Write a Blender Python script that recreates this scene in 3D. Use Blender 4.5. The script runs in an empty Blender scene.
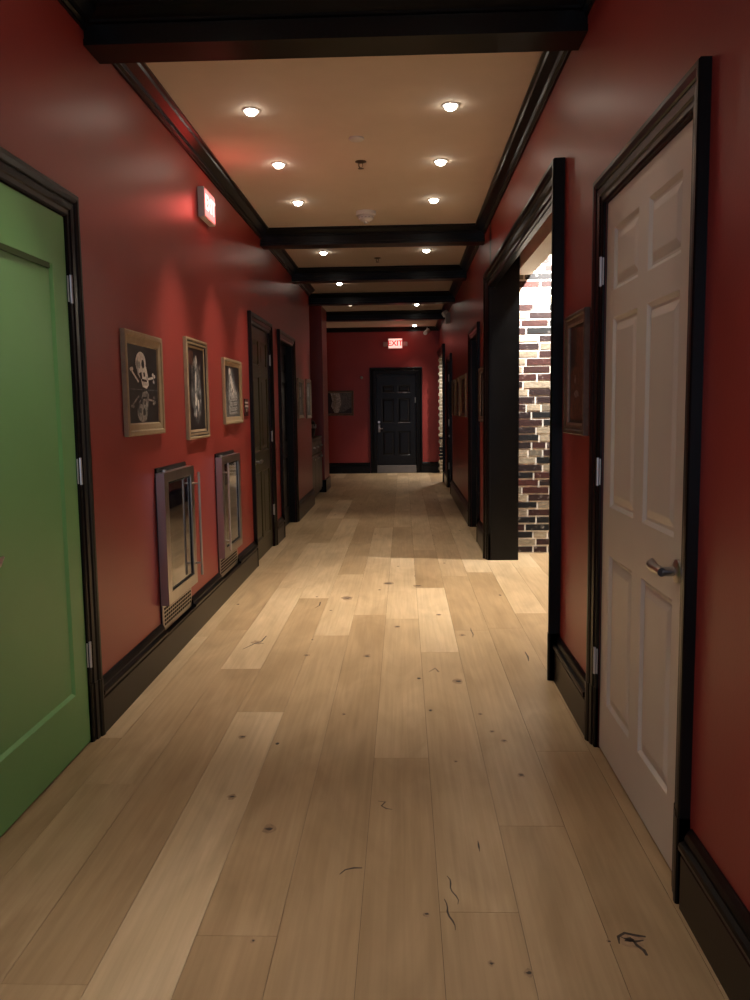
import bpy, bmesh, math, random
from mathutils import Vector, Matrix
random.seed(7)
SC = bpy.context.scene
COL = SC.collection
XL, XR, YB, YN = -1.31, 0.765, 17.54, -1.6     # side wall faces, end wall, near end
ZC = 3.02                                       # ceiling

# ------------------------------------------------------------------ materials
def new_mat(name):
    m = bpy.data.materials.new(name); m.use_nodes = True
    nt = m.node_tree; b = nt.nodes['Principled BSDF']
    return m, nt, b
def mix_rgb(nt, fac, a, b, mode='MIX'):
    n = nt.nodes.new('ShaderNodeMix'); n.data_type = 'RGBA'; n.blend_type = mode
    for i, v in ((0, fac), (6, a), (7, b)):
        if hasattr(v, 'links') or isinstance(v, bpy.types.NodeSocket): nt.links.new(v, n.inputs[i])
        else: n.inputs[i].default_value = v if not isinstance(v, tuple) else (*v, 1)[:4]
    return n.outputs[2]
def noise(nt, scale, detail=3, rough=.5, stretch=None, dist=0):
    tc = nt.nodes.new('ShaderNodeTexCoord'); src = tc.outputs['Object']
    if stretch:
        mp = nt.nodes.new('ShaderNodeMapping'); mp.inputs['Scale'].default_value = stretch
        nt.links.new(src, mp.inputs['Vector']); src = mp.outputs[0]
    n = nt.nodes.new('ShaderNodeTexNoise'); n.inputs['Scale'].default_value = scale
    n.inputs['Detail'].default_value = detail; n.inputs['Roughness'].default_value = rough
    n.inputs['Distortion'].default_value = dist
    nt.links.new(src, n.inputs['Vector']); return n.outputs['Fac']
def ramp(nt, fac, stops):
    r = nt.nodes.new('ShaderNodeValToRGB'); e = r.color_ramp.elements
    while len(e) < len(stops): e.new(.5)
    for el, (p, c) in zip(e, stops): el.position = p; el.color = (*c, 1)
    nt.links.new(fac, r.inputs[0]); return r.outputs[0]
def bump(nt, b, h, strength, dist=.001):
    n = nt.nodes.new('ShaderNodeBump'); n.inputs['Strength'].default_value = strength
    n.inputs['Distance'].default_value = dist
    nt.links.new(h, n.inputs['Height']); nt.links.new(n.outputs[0], b.inputs['Normal'])
def plain(name, c, rough=.5, metal=0, var=.08, scale=6, bs=0, bscale=300, spec=.5, stretch=None):
    m, nt, b = new_mat(name)
    f = noise(nt, scale, 3, stretch=stretch)
    lo = tuple(max(0, x * (1 - var)) for x in c); hi = tuple(min(1, x * (1 + var)) for x in c)
    nt.links.new(ramp(nt, f, [(.3, lo), (.7, hi)]), b.inputs['Base Color'])
    b.inputs['Roughness'].default_value = rough; b.inputs['Metallic'].default_value = metal
    b.inputs['Specular IOR Level'].default_value = spec
    if bs: bump(nt, b, noise(nt, bscale, 2), bs)
    return m
def emit(name, c, s):
    m, nt, b = new_mat(name)
    b.inputs['Base Color'].default_value = (*c, 1)
    b.inputs['Emission Color'].default_value = (*c, 1); b.inputs['Emission Strength'].default_value = s
    return m
M = {}
M['red'] = plain('red_paint', (.31, .040, .032), .38, var=.05, scale=2, bs=.25, bscale=90)
M['white_paint'] = plain('white_paint', (.62, .58, .52), .6, var=.03, bs=.1)
M['ceil'] = plain('ceiling_paint', (.66, .57, .47), .8, var=.02, bs=.1)
M['black'] = plain('black_trim_paint', (.0042, .0038, .0036), .30, var=.2, bs=.08, bscale=60, spec=.22)
M['black_door'] = plain('black_door_paint', (.005, .005, .0055), .32, var=.2, spec=.3)
M['green'] = plain('green_door_paint', (.165, .42, .14), .42, var=.05, scale=2)
M['green_shadow'] = plain('green_groove_shadow', (.03, .07, .012), .6)  # dark green standing in for shade in the panel groove
M['olive'] = plain('olive_door_paint', (.034, .033, .011), .34, var=.08)
M['whitedoor'] = plain('ivory_door_paint', (.72, .66, .575), .40, var=.03, scale=3)
M['chrome'] = plain('brushed_nickel', (.55, .53, .50), .28, 1, var=.05)
M['hinge'] = plain('satin_hinge_steel', (.60, .58, .56), .38, .7, var=.05)
M['steel'] = plain('stainless_steel', (.42, .39, .36), .30, 1, var=.06, scale=40, stretch=(1, 1, .05))
M['darkbody'] = plain('black_plastic', (.012, .012, .013), .45)
M['shelfmetal'] = plain('wire_shelf_metal', (.15, .15, .15), .35, 1)
M['framewood'] = plain('pale_frame_wood', (.33, .235, .135), .42, var=.10, scale=30, stretch=(1, 1, 1))
M['framegrey'] = plain('grey_frame_wood', (.30, .22, .17), .45, var=.2, scale=30)
M['framedark'] = plain('dark_bronze_frame', (.13, .085, .06), .4, var=.2, scale=30)
M['artblack'] = plain('print_black', (.012, .008, .010), .4)
M['artwhite'] = plain('print_bone', (.78, .72, .66), .5, var=.15, scale=60)
M['artgrey'] = plain('print_grey', (.34, .34, .34), .5, var=.6, scale=45)
M['artmid'] = plain('print_dark_grey', (.10, .10, .105), .5, var=.6, scale=50)
M['artdim'] = plain('print_reflection', (.25, .23, .21), .5, var=.6, scale=60)
M['artbrown'] = plain('print_brown', (.10, .035, .022), .5, var=.6, scale=40)
M['whiteplastic'] = plain('white_plastic', (.60, .58, .55), .45)
M['greyplastic'] = plain('grey_plastic', (.36, .34, .33), .5)
M['rubber'] = plain('dark_gap', (.004, .004, .004), .8)
M['plaque'] = plain('dark_red_plaque', (.035, .006, .006), .4)
M['paleink'] = plain('pale_lettering', (.55, .48, .44), .5)
M['faintink'] = plain('faint_lettering', (.22, .19, .16), .5)
M['mortar'] = plain('pale_mortar', (.80, .74, .64), .9, var=.1, scale=30, bs=.5, bscale=120)
M['sill'] = plain('grey_sill', (.16, .15, .145), .5, var=.15)
M['walnut'] = plain('brown_cabinet_wood', (.10, .055, .03), .4, var=.3, scale=12, stretch=(1, 1, .1))
M['subfloor'] = plain('dark_plank_gap', (.11, .07, .04), .9)
M['lens'] = emit('lamp_lens', (1, .90, .76), 26)
M['lensdim'] = emit('dim_lamp_lens', (1, .82, .62), 1.2)
M['led'] = emit('blue_strip', (.12, .22, 1), 4)
M['signpink'] = emit('lit_sign_face', (1, .34, .33), .95)
M['signpale'] = emit('lit_sign_face_pale', (1, .66, .58), .85)
M['signred'] = emit('lit_sign_letters', (.55, .03, .03), .5)
M['signwhite'] = emit('lit_sign_letters_pale', (1, .85, .8), 1.1)
M['copper'] = plain('sprinkler_brass', (.10, .07, .05), .4, .8)
m, nt, b = new_mat('cooler_glass')
b.inputs['Base Color'].default_value = (.30, .30, .31, 1); b.inputs['Roughness'].default_value = .03
b.inputs['Transmission Weight'].default_value = 1; b.inputs['IOR'].default_value = 1.5
nt.links.new(ramp(nt, noise(nt, 3), [(.3, (.20, .20, .21)), (.7, (.24, .24, .25))]), b.inputs['Base Color'])
b.inputs['Coat Weight'].default_value = 1.0; b.inputs['Coat Roughness'].default_value = .04
b.inputs['Coat IOR'].default_value = 1.9
M['glass'] = m
# oak planks: per-plank tint in the 'tint' colour attribute, grain along y
m, nt, b = new_mat('oak_planks')
at = nt.nodes.new('ShaderNodeAttribute'); at.attribute_name = 'tint'
tc = nt.nodes.new('ShaderNodeTexCoord')
sp = nt.nodes.new('ShaderNodeSeparateColor'); nt.links.new(at.outputs['Color'], sp.inputs[0])
va = nt.nodes.new('ShaderNodeVectorMath'); va.operation = 'MULTIPLY_ADD'
nt.links.new(at.outputs['Color'], va.inputs[0]); va.inputs[1].default_value = (37, 53, 91)
nt.links.new(tc.outputs['Object'], va.inputs[2])
def pn(scale, stretch, detail, dist=0):
    mp = nt.nodes.new('ShaderNodeMapping'); mp.inputs['Scale'].default_value = stretch
    nt.links.new(va.outputs[0], mp.inputs[0])
    n = nt.nodes.new('ShaderNodeTexNoise'); n.inputs['Scale'].default_value = scale
    n.inputs['Detail'].default_value = detail; n.inputs['Distortion'].default_value = dist
    nt.links.new(mp.outputs[0], n.inputs['Vector']); return n.outputs['Fac']
fine = pn(60, (1, .03, 1), 4, .3)
broad = pn(5, (1, .30, 1), 4, 1.2)
rings = nt.nodes.new('ShaderNodeMath'); rings.operation = 'SINE'
mm = nt.nodes.new('ShaderNodeMath'); mm.operation = 'MULTIPLY'; mm.inputs[1].default_value = 70
nt.links.new(pn(2.2, (1, .16, 1), 1, .2), mm.inputs[0]); nt.links.new(mm.outputs[0], rings.inputs[0])
c0 = ramp(nt, sp.outputs[0], [(0, (.43, .295, .160)), (.45, (.56, .408, .240)), (1, (.71, .552, .355))])
c1 = mix_rgb(nt, .75, c0, ramp(nt, broad, [(.25, (.70, .66, .60)), (.75, (1.12, 1.12, 1.12))]), 'MULTIPLY')
c2 = mix_rgb(nt, .7, c1, ramp(nt, fine, [(.3, (.84, .81, .77)), (.65, (1.05, 1.05, 1.05))]), 'MULTIPLY')
c3 = mix_rgb(nt, .6, c2, ramp(nt, rings.outputs[0], [(.0, (.93, .91, .87)), (.6, (1, 1, 1))]), 'MULTIPLY')
nt.links.new(c3, b.inputs['Base Color'])
b.inputs['Roughness'].default_value = .42
bump(nt, b, fine, .12)
M['oak'] = m
M['knot'] = plain('oak_knot', (.045, .028, .020), .6, var=.5, scale=90)
M['knotring'] = plain('oak_knot_halo', (.33, .215, .12), .5, var=.3, scale=60)
m, nt, b = new_mat('old_brick')
at = nt.nodes.new('ShaderNodeAttribute'); at.attribute_name = 'tint'
c = mix_rgb(nt, .75, at.outputs['Color'], ramp(nt, noise(nt, 28, 5, .65), [(.3, (.55, .5, .5)), (.62, (1.15, 1.15, 1.15))]), 'MULTIPLY')
c = mix_rgb(nt, ramp(nt, noise(nt, 14, 4, .7), [(.60, (0, 0, 0)), (.72, (.55, .55, .55))]), c, (.5, .45, .40))
nt.links.new(c, b.inputs['Base Color']); b.inputs['Roughness'].default_value = .9
bump(nt, b, noise(nt, 60, 4), .7, .004)
M['brick'] = m

# ------------------------------------------------------------------ helpers
def L_(n, u, z): return (XL + n, u, z)
def R_(n, u, z): return (XR - n, u, z)
def B_(n, u, z): return (u, YB - n, z)
def W_(n, u, z): return (n, u, z)
def box(bm, a, b, mp=W_, mi=0, bev=0):
    (x0, y0, z0), (x1, y1, z1) = a, b
    vs = [bm.verts.new(mp(x, y, z)) for x in (x0, x1) for y in (y0, y1) for z in (z0, z1)]
    fs = [bm.faces.new([vs[i] for i in q]) for q in ((0, 1, 3, 2), (4, 6, 7, 5), (0, 4, 5, 1), (2, 3, 7, 6), (0, 2, 6, 4), (1, 5, 7, 3))]
    for f in fs: f.material_index = mi
    if bev:
        es = list({e for f in fs for e in f.edges})
        r = bmesh.ops.bevel(bm, geom=es, offset=bev, segments=2, affect='EDGES', profile=.6)
        for f in r['faces']: f.material_index = mi
def strip(bm, rings, closed=True, mi=0, caps=True):
    """rings: list of equal-length point lists"""
    R = [[bm.verts.new(p) for p in r] for r in rings]
    n = len(R[0])
    for a, b2 in zip(R, R[1:]):
        for i in range(n if closed else n - 1):
            f = bm.faces.new((a[i], a[(i + 1) % n], b2[(i + 1) % n], b2[i])); f.material_index = mi
    if caps:
        for r in (R[0], R[-1]):
            f = bm.faces.new(r); f.material_index = mi
def extrude_profile(bm, prof, u0, u1, mp):     # prof = (n, z)
    strip(bm, [[mp(n, u, z) for n, z in prof] for u in (u0, u1)])
def tube(bm, pts, rad, seg=12, mi=0):
    pts = [Vector(p) for p in pts]; rs = rad if isinstance(rad, (list, tuple)) else [rad] * len(pts)
    rings = []
    for i, p in enumerate(pts):
        t = (pts[min(i + 1, len(pts) - 1)] - pts[max(i - 1, 0)]).normalized()
        a = t.cross(Vector((0, 0, 1)) if abs(t.z) < .9 else Vector((1, 0, 0))).normalized(); c = t.cross(a)
        rings.append([p + (a * math.cos(k * 2 * math.pi / seg) + c * math.sin(k * 2 * math.pi / seg)) * rs[i] for k in range(seg)])
    strip(bm, rings, mi=mi)
def lathe(bm, prof, o=(0, 0, 0), axis='z', seg=24, mi=0):   # prof = (radius, height)
    rings = []
    for r, h in prof:
        ring = []
        for k in range(seg):
            a = k * 2 * math.pi / seg; c, s = r * math.cos(a), r * math.sin(a)
            p = {'z': (c, s, h), 'x': (h, c, s), 'y': (c, h, s)}[axis]
            ring.append((o[0] + p[0], o[1] + p[1], o[2] + p[2]))
        rings.append(ring)
    strip(bm, rings, mi=mi)
ORG = {}
def obj(name, bm, mats, parent=None, smooth=False, origin=None):
    root = parent
    o3 = Vector(origin) if origin is not None else (ORG[parent] if parent is not None else Vector((0, 0, 0)))
    bmesh.ops.recalc_face_normals(bm, faces=bm.faces[:])
    bmesh.ops.translate(bm, verts=bm.verts[:], vec=-o3)
    me = bpy.data.meshes.new(name); bm.to_mesh(me); bm.free()
    if not isinstance(mats, (list, tuple)): mats = [mats]
    for mt in mats: me.materials.append(M[mt] if isinstance(mt, str) else mt)
    if smooth:
        for p in me.polygons: p.use_smooth = True
        try: me.set_sharp_from_angle(angle=math.radians(35))
        except Exception: pass
    o = bpy.data.objects.new(name, me); COL.objects.link(o)
    if parent is not None: o.parent = parent
    else: o.location = o3
    ORG[o] = o3
    return o
def tag(o, label=None, cat=None, group=None, kind=None):
    if label: o['label'] = label
    if cat: o['category'] = cat
    if group: o['group'] = group
    if kind: o['kind'] = kind
    return o
def thing(name, loc, label, cat, group=None, kind=None):
    o = bpy.data.objects.new(name, None); COL.objects.link(o); o.location = loc; o.empty_display_size = .1
    ORG[o] = Vector(loc)
    return tag(o, label, cat, group, kind)
def struct(name, bm, mats, label, cat, smooth=False):
    return tag(obj(name, bm, mats, smooth=smooth), label, cat, kind='structure')
def copy_tree(o, loc, label, group=None):
    r = o.copy(); COL.objects.link(r); r.location = loc; r['label'] = label
    if group: r['group'] = group
    for ch in [c for c in COL.objects if c.parent == o]:
        c = ch.copy(); COL.objects.link(c); c.parent = r
        for g in [x for x in COL.objects if x.parent == ch]:
            d = g.copy(); COL.objects.link(d); d.parent = c
    return r
NB = bmesh.new
def text_bm(s, size, place, depth=.001, mi=0, bm=None):
    """flat lettering; place(x, y, d) -> world point"""
    cu = bpy.data.curves.new('t', 'FONT'); cu.body = s; cu.size = size; cu.align_x = 'CENTER'; cu.align_y = 'CENTER'
    cu.extrude = depth / 2; cu.resolution_u = 3; cu.offset = size * .018
    o = bpy.data.objects.new('t', cu); COL.objects.link(o); bpy.context.view_layer.update()
    me = bpy.data.meshes.new_from_object(o.evaluated_get(bpy.context.evaluated_depsgraph_get()))
    bm = bm or NB(); vs = [bm.verts.new(place(v.co.x, v.co.y, v.co.z + depth / 2)) for v in me.vertices]
    for p in me.polygons:
        try: f = bm.faces.new([vs[i] for i in p.vertices]); f.material_index = mi
        except ValueError: pass
    bpy.data.objects.remove(o); bpy.data.curves.remove(cu); bpy.data.meshes.remove(me)
    return bm

# ------------------------------------------------------------------ floor
PW = .213; X0 = -.766
authored = {1: [(.1, .3), (2.02, .5), (4.9, .75)], 3: [(1.0, .22), (3.13, .62), (5.3, .8)], 4: [(.1, .4), (2.13, .62), (4.55, .9)], 5: [(.5, .45), (2.60, .55), (5.01, .4)], 0: [(1.4, .9), (3.63, .35), (5.9, .8)], -1: [(-.2, .55), (1.83, .35), (4.26, .8)],
            2: [(1.1, .35), (5.4, .7)], -2: [(.8, .5), (2.9, .55)]}
bm = NB(); tint = bm.loops.layers.color.new('tint')
# (loop colour layer must exist before geometry; planks are thin tops)
def plank(x0, x1, y0, y1, t):
    g = .0007
    col = (max(0, min(1, t)), random.random(), random.random(), 1)
    vs = [bm.verts.new(p) for p in ((x0 + g, y0 + g, 0), (x1 - g, y0 + g, 0), (x1 - g, y1 - g, 0), (x0 + g, y1 - g, 0))]
    lo = [bm.verts.new((v.co.x, v.co.y, -.004)) for v in vs]
    fs = [bm.faces.new(vs)] + [bm.faces.new((vs[i], vs[(i + 1) % 4], lo[(i + 1) % 4], lo[i])) for i in range(4)]
    for f in fs:
        for l in f.loops: l[tint] = col
for k in range(-7, 20):
    x0 = X0 + PW * k; x1 = x0 + PW
    js = list(authored.get(k, []))
    first = min([j[0] for j in js], default=random.uniform(1.0, 2.9)); last = max([j[0] for j in js], default=first)
    if not js: js = [(first, random.random())]
    y = first
    while y > YN:
        y -= random.uniform(1.7, 2.2); js.append((y, random.uniform(.2, .8)))
    y = last
    while y < YB:
        y += random.uniform(1.5, 2.2); js.append((y, random.uniform(.1, .9)))
    js.sort()
    for (a, t), (c, _) in zip(js, js[1:]): plank(x0, x1, max(a, YN - .3), min(c, 18.1), t) if min(c, 18.1) > max(a, YN - .3) + .01 else None
tints = None
# knots and cracks, thin inlays in the boards
def blob(x, y, rx, ry, z, mi, seg=12, jag=.25):
    vs = [bm.verts.new((x + rx * math.cos(a) * (1 + random.uniform(-jag, jag)), y + ry * math.sin(a) * (1 + random.uniform(-jag, jag)), z)) for a in [i * 2 * math.pi / seg for i in range(seg)]]
    f = bm.faces.new(vs); f.material_index = mi
def crack(pts, w, mi=1):
    pts = [Vector((*p, .0006)) for p in pts]; n = len(pts); L = []; Rr = []
    for i, p in enumerate(pts):
        t = (pts[min(i + 1, n - 1)] - pts[max(i - 1, 0)]).normalized(); a = Vector((-t.y, t.x, 0))
        ww = w * (.25 + math.sin(math.pi * (i + .3) / n)) * random.uniform(.7, 1.3)
        L.append(bm.verts.new(p + a * ww)); Rr.append(bm.verts.new(p - a * ww))
    for i in range(n - 1):
        f = bm.faces.new((L[i], L[i + 1], Rr[i + 1], Rr[i])); f.material_index = mi
KN = [(-.619, 2.80, .011), (-.4515, 2.575, .016), (.424, 2.98, .010), (.261, 4.05, .02), (-.687, 3.34, .012), (-.2135, 4.48, .018),
      (.290, 1.888, .008), (.203, 1.92, .006), (.512, 2.01, .005), (-.42, 5.9, .03), (-.13, 6.4, .03), (.1, 6.3, .025), (.34, 4.9, .015), (.33, 3.6, .008), (.36, 3.4, .008), (.05, 2.12, .007),
      (-.55, 4.5, .012), (-.05, 5.1, .016), (.22, 5.4, .013), (.4, 3.3, .009), (-.28, 3.6, .008), (.19, 3.1, .006), (-.4, 2.0, .005)]
for x, y, r in KN:
    blob(x, y, r * 1.35, r * 1.9, .0003, 2, jag=.25); blob(x + r * .1, y, r * .8, r * .62, .0006, 1, jag=.35)
for (x, y), w in [((.139, 2.235), .0018), ((.125, 2.12), .002)]:
    crack([(x + .004 * math.sin(i * 1.3) + i * -.0035 + random.uniform(-.002, .002), y - .07 + i * .02) for i in range(8)], w)
crack([(.222, 2.44 + i * .013) for i in range(6)], .002)
crack([(-.10, 2.77), (-.075, 2.765), (-.088, 2.735), (-.07, 2.715), (-.05, 2.71)], .0028)
crack([(-.20, 2.31), (-.185, 2.335), (-.16, 2.345), (-.135, 2.345)], .0028)
crack([(.535, 2.00), (.54, 2.03), (.56, 2.045), (.585, 2.035), (.61, 2.03)], .004); crack([(.545, 2.03), (.56, 2.015), (.58, 2.01), (.60, 2.015)], .003); crack([(.572, 2.02), (.578, 1.995), (.59, 1.975), (.592, 1.955)], .0035); blob(.565, 2.018, .012, .012, .0006, 1, jag=.4)
blob(.572, 2.015, .035, .03, .0003, 2)
crack([(-.93, 4.62), (-.88, 4.74), (-.85, 4.78), (-.84, 4.9)], .005); crack([(-.88, 4.74), (-.83, 4.74)], .004)
blob(-.875, 4.76, .03, .045, .0003, 2)
crack([(.40, 4.85), (.408, 4.92), (.402, 5.0), (.405, 5.06)], .003); crack([(.12, 4.2), (.155, 4.26), (.17, 4.2)], .004)
crack([(-.62, 5.6), (-.595, 5.68), (-.60, 5.78)], .004); crack([(.66, 4.38), (.668, 4.46), (.665, 4.55)], .003)
for i in range(46):
    x, y = random.uniform(-1.2, .7), random.uniform(3.2, 15)
    r = random.uniform(.004, .012); blob(x, y, r, r * random.uniform(.8, 2.2), .0006, 1, 8)
    if random.random() < .5: blob(x, y, r * 1.5, r * 2.2, .0003, 2, 8)
fl = tag(obj('floor', bm, ['oak', 'knot', 'knotring']), 'wide pale oak plank floor with dark knots running down the hallway', 'floor', kind='structure')
bm = NB(); box(bm, (-2.3, YN - .3, -.12), (3.3, 18.1, -.003)); struct('trim_1', bm, 'subfloor', 'dark base seen in the seams under the oak planks', 'subfloor')

# ------------------------------------------------------------------ shell
def wall(name, mp, segs, mat, label, thick=.14):
    bm = NB()
    for u0, u1, z0, z1, *t in segs: box(bm, (-(t[0] if t else thick), u0, z0), (0, u1, z1), mp)
    return struct(name, bm, mat, label, 'wall')
def openings(u0, u1, ops, top=ZC):
    segs = []; u = u0
    for a, c, zb, zt in sorted(ops):
        segs.append((u, a, 0, top))
        if zb > 0: segs.append((a, c, 0, zb))
        segs.append((a, c, zt, top, .03) if zt > 2.2 else (a, c, zt, top)); u = c
    segs.append((u, u1, 0, top)); return [s for s in segs if s[1] > s[0] + 1e-4]
F1 = (4.335, 4.945); F2 = (5.74, 6.37); FZ = (.175, 1.06)
GD = (2.30, 3.285); OD = (7.235, 8.22); LD = (8.90, 9.97)
WD = (2.27, 3.235); RD = (8.48, 9.45); RE = (13.22, 14.2)
OP = (4.18, 7.36); OQ = (15.42, 17.3)
wall('wall_left', L_, openings(YN, 11.90, [(*GD, 0, 2.115), (*F1, *FZ), (*F2, *FZ), (*OD, 0, 2.10), (*LD, 0, 2.10)]), 'red', 'red painted left hallway wall with the green door and framed prints')
wall('wall_right', R_, openings(YN, YB, [(*WD, 0, 2.11), (*OP, 0, 2.40), (*RD, 0, 2.10), (*RE, 0, 2.10), (*OQ, 0, 2.40)]), 'red', 'red painted right hallway wall with the white door')
bm = NB()
for a, c in (((-2.2, YB, 0), (-.56, YB + .14, ZC)), ((.27, YB, 0), (XR + .14, YB + .14, ZC)), ((-.56, YB, 2.07), (.27, YB + .14, ZC))): box(bm, a, c)
struct('wall_back', bm, 'red', 'dark red end wall of the hallway with black door', 'wall')
bm = NB(); box(bm, (-2.34, 11.9, 0), (-2.2, YB + .14, ZC)); box(bm, (-2.2, 11.76, 0), (XL - .14, 11.9, ZC))
struct('wall_recess', bm, 'red', 'red wall set back behind the far left pillar', 'wall')
bm = NB(); box(bm, (-1.385, 13.64, 0), (XL + .01, 14.5, ZC)); box(bm, (-2.2, 13.70, 0), (-1.385, 14.44, ZC))
struct('wall_pillar', bm, 'red', 'red pillar jutting out at the far left of the hallway', 'pillar')
bm = NB(); box(bm, (-2.34, YN, ZC), (3.2, YB + .14, ZC + .12))
struct('ceiling', bm, 'ceil', 'beige flat ceiling between black beams', 'ceiling')
# side room beyond the wide opening
bm = NB()
box(bm, (3.0, 2.9, 0), (3.1, 7.95, ZC)); box(bm, (XR + .14, 2.8, 0), (3.1, 2.9, ZC))
struct('wall_side_room', bm, 'white_paint', 'pale plain walls of the side room beyond the wide opening', 'wall')
bm = NB(); box(bm, (1.012, 4.0, 2.53), (1.16, 7.69, ZC - .001))
struct('trim_2', bm, 'white_paint', 'beige dropped bulkhead above the brick wall in the side room', 'bulkhead')

def bricks(name, x0, x1, yf, z0, z1, label, tooth=0, white=.22):
    bm = NB(); tl = bm.loops.layers.color.new('tint')
    h, w, g = .053, .235, .016; z = z0 + .01; row = 0
    while z + h * .5 < z1:
        x = x0 - (random.choice((0, .1)) if row % 2 else random.uniform(0, .06)); 
        if tooth: x = x0 - (tooth if row % 2 else 0)
        while x < x1:
            ww = w * random.choice((1, 1, 1, .5, .9)); a, c = (x if tooth else max(x, x0)), min(x + ww, x1)
            if c - a > .02:
                r = random.random()
                if r < white: cc = (.62, .57, .48)
                elif r < white + .22: cc = (.060, .050, .048)
                elif r < white + .45: cc = (.17, .085, .072)
                else: cc = (.25, .115, .088)
                k = random.uniform(.75, 1.2); cc = tuple(v * k for v in cc)
                n0 = len(bm.faces); d = random.uniform(0, .002)
                box(bm, (a, yf - .0035 - d, z + random.uniform(-.002, .002)), (c, yf + .03, min(z + h, z1)))
                bm.faces.ensure_lookup_table()
                for f in bm.faces[n0:]:
                    for l in f.loops: l[tl] = (*cc, 1)
            x += ww + g
        z += h + g; row += 1
    o = struct(name, bm, 'brick', label, 'brick wall')
    bm = NB(); box(bm, (x0 + .004, yf, z0), (x1, yf + .12, z1)); 
    obj('mortar_bed', bm, 'mortar', o)
    return o
bricks('wall_brick', 1.0, 3.0, 7.71, 0, ZC, 'reclaimed red, black and whitewashed brick wall in the side room')
bricks('wall_brick', .745, 1.6, 17.22, 0, 2.42, 'pale toothed brick edge inside the farthest right opening', tooth=.022, white=.8)
bm = NB(); box(bm, (1.7, 15.0, 0), (1.78, 17.54, ZC)); box(bm, (XR + .14, 15.0, 0), (1.7, 15.1, ZC))
struct('wall_far_room', bm, 'white_paint', 'pale wall behind the farthest right opening', 'wall')

# ------------------------------------------------------------------ trim
BP = [(0, 0), (.030, 0), (.030, .150), (.024, .154), (.024, .162), (.036, .168), (.038, .180), (.034, .188), (.022, .192), (.022, .202), (.016, .214), (.006, .226), (0, .226)]
BL = [(0, 0), (.030, 0), (.030, .150), (.024, .154), (.024, .162), (.036, .168), (.036, .172), (0, .172)]
def baseboard(name, mp, runs, label):
    bm = NB()
    for a, c, *low in runs: extrude_profile(bm, BL if low else BP, a, c, mp)
    return struct(name, bm, 'black', label, 'baseboard')
baseboard('baseboard_left', L_, [(YN, 2.20), (3.383, F1[0]), (*F1, 1), (F1[1], F2[0]), (*F2, 1), (F2[1], 7.137), (8.318, 8.802), (10.068, 11.9)], 'black moulded baseboard along the left red wall')
baseboard('baseboard_right', R_, [(YN, 2.155), (3.352, 4.048), (7.49, 8.375), (9.555, 13.11), (14.31, 15.29)], 'black moulded baseboard along the right red wall')
baseboard('baseboard_back', B_, [(-2.2, -.70), (.40, XR)], 'black baseboard along the end wall beside the black door')
bm = NB(); box(bm, (-1.40, 13.61, 0), (XL + .035, 13.64, .2)); box(bm, (XL + .01, 13.61, 0), (XL + .035, 14.5, .2))
struct('baseboard_pillar', bm, 'black', 'black baseboard wrapped round the far left pillar', 'baseboard')
CP = [(0, 0), (.092, 0), (.092, -.012), (.078, -.016), (.072, -.028), (.052, -.040), (.034, -.052), (.026, -.064), (.026, -.072), (.012, -.078), (.012, -.088), (0, -.088)]
def crown(name, mp, runs, label):
    bm = NB()
    for a, c in runs: strip(bm, [[mp(n, u, ZC + z) for n, z in CP] for u in (a, c)])
    return struct(name, bm, 'black', label, 'crown moulding')
n_tr = [3]
def tn(): n_tr[0] += 1; return 'trim_%d' % (n_tr[0] - 1)
crown(tn(), L_, [(YN, 11.9)], 'black crown moulding along the left side of the ceiling')
crown(tn(), R_, [(YN, YB)], 'black crown moulding along the right side of the ceiling')
crown(tn(), B_, [(-2.2, XR)], 'black crown moulding above the end wall')
words = ['nearest and widest looking black ceiling beam at the top of the view', 'second black ceiling beam, just behind the smoke detector', 'third black ceiling beam down the hallway', 'fourth black ceiling beam down the hallway', 'farthest black ceiling beam before the end wall']
for yc, lab in zip((3.695, 8.0, 10.2, 12.42, 14.72), words):
    bm = NB(); w = .085; zb = 2.872
    prof = [(-w - .075, ZC), (-w - .075, ZC - .014), (-w - .058, ZC - .020), (-w - .030, ZC - .042), (-w - .016, ZC - .050), (-w - .016, ZC - .060), (-w, ZC - .064), (-w, zb + .03), (-w - .010, zb + .026), (-w - .010, zb),
            (w + .010, zb), (w + .010, zb + .026), (w, zb + .03), (w, ZC - .064), (w + .016, ZC - .060), (w + .016, ZC - .050), (w + .030, ZC - .042), (w + .058, ZC - .020), (w + .075, ZC - .014), (w + .075, ZC)]
    xl = XL if yc < 12 else -2.2
    strip(bm, [[(x, yc + d, z) for d, z in prof] for x in (xl, XR)])
    struct(tn(), bm, 'black', lab, 'beam')

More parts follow.
